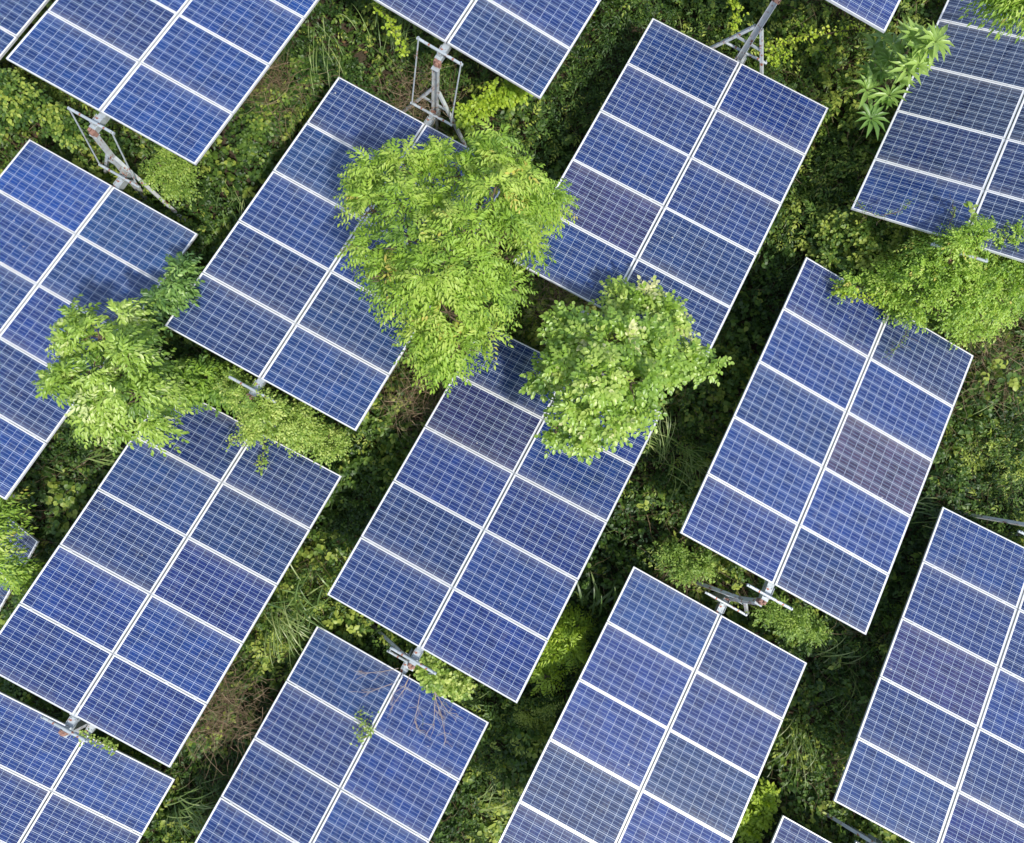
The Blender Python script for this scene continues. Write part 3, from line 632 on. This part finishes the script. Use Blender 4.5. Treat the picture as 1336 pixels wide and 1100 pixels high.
# creepers: leaves along a stem
def creeper(label, pts, seed, mat, n, ll=.05, lw=.045, tpl='ovate', spread=.05, tint=.5, name='creeper', cat='creeper', sr=.004, curls=0):
    r = np.random.default_rng(seed); W = np.array([at(a, b, Zc(c)) for a, b, c in pts]); root = tag(empty(name, W[0]), label, cat)
    t = r.uniform(0, len(W) - 1, n); i = np.minimum(t.astype(int), len(W) - 2); f = (t - i)[:, None]; P = W[i] * (1 - f) + W[i + 1] * f + r.normal(0, spread, (n, 3)) * np.array([1, 1, .4])
    D = r.normal(0, 1, (n, 3)) * np.array([1, 1, .4]); U = np.array([0, 0, 1.0]) + r.normal(0, .35, (n, 3)); fo = Foliage()
    fo.leaves(P, D, U, r.uniform(.6, 1.2, n) * ll, r.uniform(.6, 1.2, n) * lw, tint + r.normal(0, .2, n), tpl)
    fo.build('leaves', mat, root, W[0])
    m = MB(); S = []
    for a, b in zip(W[:-1], W[1:]): S += [a + (b - a) * t + r.normal(0, .012, 3) for t in (0, .33, .66)]
    m.tube([Vector(p - W[0]) for p in S] + [Vector(W[-1] - W[0])], sr, 5)
    for _ in range(curls):
        p = S[r.integers(len(S))]; q = p + r.normal(0, .16, 3) * np.array([1, 1, .2]); m.tube([Vector(x - W[0]) for x in stem_pts(p, q, r, 5, .02)], sr * .6, 4)
    m.build('stem', MAT['bark'], root)
creeper('vivid yellow creeper strand reaching right towards the star leaved shrub', [(1000, 62, -9.7), (1030, 52, -9.6), (1062, 44, -9.5), (1095, 42, -9.4), (1128, 34, -9.3)], 71, T['vine'], 190, .055, .045, spread=.055, tint=.6)
creeper('vivid yellow creeper strand beside the lit climber patch under the tall braced post', [(1000, 62, -9.9), (1012, 80, -9.9), (1030, 66, -9.8)], 72, T['vine'], 150, .055, .05, spread=.08, tint=.35)
creeper('vivid green vertical creeper strand at the top edge left of the tall braced post', [(952, -5, -9.6), (962, 15, -9.6), (958, 40, -9.7)], 73, T['vine'], 150, .06, .05, spread=.05, tint=.5)
creeper('yellow creeper strand hanging left of the upright post at the top', [(487, 5, -9.8), (507, 25, -9.8), (518, 45, -9.9), (525, 70, -10.0)], 74, T['vine'], 170, .055, .05, spread=.05, tint=.45)
creeper('leafy tendril hanging over the top right module below the left tree', [(338, 560, -11.35), (345, 580, -11.72), (343, 598, -11.76), (340, 612, -11.78)], 75, T['pale'], 110, .05, .035, spread=.05, tint=.5, curls=5)
creeper('leafy tendril reaching left across the top module beside the swallowed post', [(330, 555, -11.2), (310, 570, -11.6), (297, 580, -11.7)], 76, T['pale'], 90, .045, .035, spread=.05, tint=.6, curls=2)
creeper('small leafy creeper sprig sprouting at the centre joint of the bottom table', [(485, 950, -12.3), (478, 962, -12.15), (468, 965, -12.2), (484, 935, -12.22)], 77, T['pale'], 110, .055, .03, 'slim', spread=.055, tint=.55)
creeper('tiny leafy twig lying over the joint line left of the sprouting sprig', [(478, 955, -12.3), (470, 945, -12.3), (466, 935, -12.3), (472, 928, -12.3)], 78, T['pale'], 40, .04, .025, 'slim', spread=.035, tint=.4)
creeper('thin asparagus like tendril lying over the lower left corner of the tilted dark table', [(1115, 262, -8.9), (1130, 275, -8.85), (1150, 282, -8.85), (1175, 275, -8.8), (1188, 262, -8.8)], 79, T['pale'], 160, .03, .012, 'slim', spread=.035, tint=.3, curls=7)
creeper('curly tendril climbing over the lower edge of the tilted dark table', [(1238, 305, -8.75), (1240, 290, -8.75), (1246, 275, -8.75), (1243, 266, -8.75)], 80, T['pale'], 60, .03, .02, spread=.025, tint=.5, curls=4)
creeper('creeper tip with one big pale leaf across the centre line of the tilted dark table', [(1262, 312, -8.6), (1268, 290, -8.58), (1270, 272, -8.55), (1264, 270, -8.55)], 81, T['pale'], 26, .10, .08, spread=.02, tint=.7, curls=2)
creeper('bright leafy strand reaching left over the top module of the right hand table', [(1150, 395, -9.6), (1125, 388, -9.7), (1105, 382, -9.8), (1090, 376, -9.85)], 82, T['vine'], 130, .06, .045, spread=.05, tint=.45, curls=3)
creeper('thin green tendril hanging down onto the upper right module under the creeper mound', [(1185, 430, -9.75), (1178, 445, -9.95), (1165, 457, -9.98), (1155, 467, -9.98)], 83, T['pale'], 90, .035, .012, 'slim', spread=.03, tint=.35, curls=3)
creeper('pale leafy creeper along the top edge of the bottom left table', [(95, 950, -12.9), (115, 963, -12.9), (135, 970, -12.95), (150, 978, -13.0)], 84, T['pale'], 150, .05, .035, spread=.045, tint=.55, curls=3)
creeper('dense green creeper strand hanging beside the shaded star leaved shrub', [(1045, 30, -9.9), (1060, 60, -9.9), (1085, 75, -10.0)], 85, T['vine'], 160, .05, .04, spread=.10, tint=.05)
# dry stems trailing over the bottom table
def dry_stems(label, strands, seed):
    r = np.random.default_rng(seed); o = at(*strands[0][0][:2], Zc(strands[0][0][2])); root = tag(empty('dry_stems', o), label, 'dry stems')
    for st in strands:
        W = [at(a, b, Zc(c)) for a, b, c in st]; m = MB()
        m.tube([Vector(p - o) for p in W], [.006 * (1 - .6 * i / len(W)) for i in range(len(W))], 5)
        for k in range(1, len(W)):
            for _ in range(3):
                q = W[k] + np.array([r.normal(0, .09), r.normal(0, .09), r.uniform(0, .03)]) + (W[k] - W[k - 1]) * .5
                m.tube([Vector(p - o) for p in stem_pts(W[k], q, r, 4, .012)], .0028, 4)
        b = m.build('stem', T['drytwig'], root)
nb = NB('dry_brown_stem'); nb.L(nb.ramp(nb.noise(40, 3), [(.3, (.22, .16, .12)), (.7, (.42, .34, .27))]), nb.b.inputs['Base Color']); nb.b.inputs['Roughness'].default_value = .8; MAT['drytwig'] = nb.m
dry_stems('bare brown stems fanning over the top modules of the bottom table',
          [[(566, 900, -12.05), (570, 918, -12.1), (576, 935, -12.12), (580, 955, -12.14), (581, 968, -12.15)], [(566, 900, -12.05), (575, 915, -12.08), (585, 930, -12.1), (596, 931, -12.1)],
           [(568, 905, -12.05), (567, 925, -12.12), (566, 945, -12.15), (556, 957, -12.2)], [(533, 885, -12.1), (527, 900, -12.18), (516, 915, -12.22), (510, 925, -12.25)],
           [(535, 880, -12.1), (528, 895, -12.15), (512, 905, -12.2)], [(548, 905, -12.15), (545, 922, -12.18), (541, 940, -12.2), (544, 950, -12.2)],
           [(520, 872, -12.2), (500, 876, -12.28), (480, 878, -12.32), (468, 876, -12.32)], [(512, 892, -12.28), (495, 898, -12.3), (482, 903, -12.32)]], 91)
# brushwood
def brush(label, px, py, z, seed, n, R):
    r = np.random.default_rng(seed); c = at(px, py, Zc(z)); root = tag(empty('dead_brushwood', (c[0], c[1], float(zg(c[0], c[1])))), label, 'brushwood'); o = np.array(root.location); fo = Foliage()
    P = c + np.clip(r.normal(0, 1, (n, 3)), -1.9, 1.9) * np.array([R * 1.2, R * 1.2, .16]); P[:, 2] = np.minimum(P[:, 2], ceiling_z(P[:, 0], P[:, 1]) - .3)
    fo.twigs(r, P, r.normal(0, 1, (n, 3)) * np.array([1, 1, .3]), r.uniform(.3, .8, n), r.uniform(.0025, .005, n), r.beta(2.5, 2, n), .6, 5)
    fo.build('branches', T['twig'], root, o)
brush('reddish brown dead brushwood between the lower left tables', 290, 925, -12.7, 101, 420, .28)
brush('brown dead brushwood right of the right hand table', 1300, 465, -10.5, 102, 300, .35)
brush('brown brushwood beside the rusty post cap right of centre', 888, 745, -11.6, 103, 130, .16)
brush('brown twiggy patch in the shade below the top centre right table', 735, 385, -10.6, 104, 200, .25)
brush('dead brushwood under the upright post at the top', 545, 130, -10.6, 105, 200, .22)
brush('dead stems right of the upper left table', 355, 110, -10.9, 106, 220, .25)
brush('brown dead stems in the gap left of the middle table', 545, 515, -11.6, 107, 240, .28)
# star leaved shrub
def star_shrub():
    r = np.random.default_rng(120); c0 = at(1160, 110, Zc(-9.9)); foot = np.array([c0[0], c0[1], float(zg(c0[0], c0[1]))])
    root = tag(empty('star_leaved_shrub', foot), 'shrub with star shaped leaf whorls reaching over the dark table at the top right', 'shrub')
    W = [(1140, 62, -9.5, .34), (1137, 98, -9.5, .36), (1131, 118, -9.5, .38), (1136, 155, -9.6, .36), (1160, 80, -9.3, .30), (1150, 92, -9.4, .30), (1172, 75, -9.1, .36), (1190, 52, -8.8, .38), (1205, 45, -8.7, .32),
         (1220, 55, -8.6, .36), (1183, 92, -8.9, .40), (1195, 68, -8.8, .30), (1160, 125, -9.4, .32), (1148, 132, -9.5, .30), (1165, 58, -9.2, .30), (1212, 62, -8.7, .34), (1172, 105, -9.2, .30), (1178, 45, -9.0, .30), (1150, 50, -9.5, .28), (1145, 75, -9.6, .32), (1198, 85, -8.8, .28)]
    fo = Foliage(); tb = MB()
    for (a, b, z, s) in W:
        p = at(a, b, Zc(z + .45)); n = r.integers(9, 13); th = np.arange(n) * 2 * PI / n + r.uniform(0, 6)
        tl = r.normal(0, .3, 2); D = np.stack([np.cos(th), np.sin(th), np.full(n, .25) + tl[0] * np.cos(th) + tl[1] * np.sin(th)], 1)
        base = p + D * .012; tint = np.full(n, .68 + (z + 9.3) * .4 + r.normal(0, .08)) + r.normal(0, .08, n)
        L = s * .95 * r.uniform(.75, 1.1, n); W_ = L * .24
        # long lanceolate leaf in two folded halves, bending down
        fo.leaves(base, D, np.array([0, 0, 1.0]) + r.normal(0, .1, (n, 3)), L, W_, tint, 'ovate')
        tb.tube([Vector(q - foot) for q in stem_pts(foot, p, r, 6, .04)], [.016, .013, .011, .009, .007, .005], 6)
    fo.build('leaves', T['rosette'], root, foot); tb.build('stem', T['bark'], root)
star_shrub()
# long grass clumps
def clump(label, px, py, z, seed, n, L, W, lean=(0, 0), tint=.6, droop=1.5):
    r = np.random.default_rng(seed); c = at(px, py, Zc(z)); g = float(zg(c[0], c[1])); root = tag(empty('grass_clump', (c[0], c[1], g)), label, 'grass clump', 'long grass clumps in the gaps'); o = np.array(root.location)
    fo = Foliage(); th = r.uniform(0, 2 * PI, n); D = np.stack([np.cos(th) * .45 + lean[0] * 1.5, np.sin(th) * .45 + lean[1] * 1.5, r.uniform(.4, 1.6, n)], 1)
    P = np.tile(c, (n, 1)) + np.column_stack([r.normal(0, .16, (n, 2)), r.uniform(-.45, .0, n)])
    fo.blades(r, P, D, r.uniform(.6, 1.15, n) * L, r.uniform(.7, 1.2, n) * W, tint + r.normal(0, .2, n), droop, 7)
    fo.build('blades', T['grass'], root, o)
clump('pale arching grass clump right of the left centre table side', 365, 800, -12.3, 131, 42, .75, .022, (.5, -.2), .75)
clump('dark green grass clump above the top corner of the bottom table', 395, 790, -12.2, 132, 34, .6, .035, tint=.4)
clump('long grass clump in the gap left of the purplish module table', 868, 585, -11.1, 133, 40, .95, .018, (-.4, .2), .75)
clump('arching grass clump below the small oval leaved tree', 900, 590, -11.1, 134, 36, .8, .020, (.3, -.3), .65)
clump('bright green grass clump below the lower corner of the purplish module table', 1085, 855, -11.8, 135, 40, .7, .030, (-.1, .3), .8)
clump('grass clump touching the long left side of the right edge table', 1115, 880, -11.9, 136, 30, .7, .022, (.0, -.4), .7)
clump('thin grass clump beside the bare lower right table', 1045, 960, -12.1, 137, 44, .85, .014, (.1, -.6), .6)
clump('grass clump at the bottom edge right of the corner table', 235, 1055, -13.2, 138, 44, .7, .024, (.4, .1), .6)
clump('narrow reed clump low in the gap beside the bottom table', 632, 1050, -13.0, 139, 30, .7, .018, (.2, .4), .7)
clump('broad bladed dark plant at the right side of the middle table', 778, 790, -12.0, 140, 14, .6, .06, (-.1, .5), .3, .7)
clump('pale curved grass clump at the right of the right hand table', 1290, 510, -10.7, 141, 22, .7, .02, (.5, .3), .85)
clump('dark grass clump below the right corner of the middle table strip', 590, 925, -12.5, 142, 44, .55, .02, (.2, .2), .45)
clump('pale grass tuft at the upper left table right side', 415, 35, -10.1, 143, 22, .7, .018, (.6, -.5), .8)
clump('small pale grass tuft left of the navy table side', 300, 245, -11.0, 144, 16, .6, .016, (.3, -.5), .75)
clump('broad pale grass blades under the left tree beside the table corner', 160, 590, -12.0, 145, 14, .5, .04, (-.4, -.4), .6, .8)
clump('grass clump at the top edge left of the upright post', 520, 45, -10.2, 146, 50, .7, .014, (0, .3), .4)
clump('thin grass tuft at the top corner of the right edge table', 1200, 662, -11.0, 147, 16, .5, .022, (.5, .3), .7)
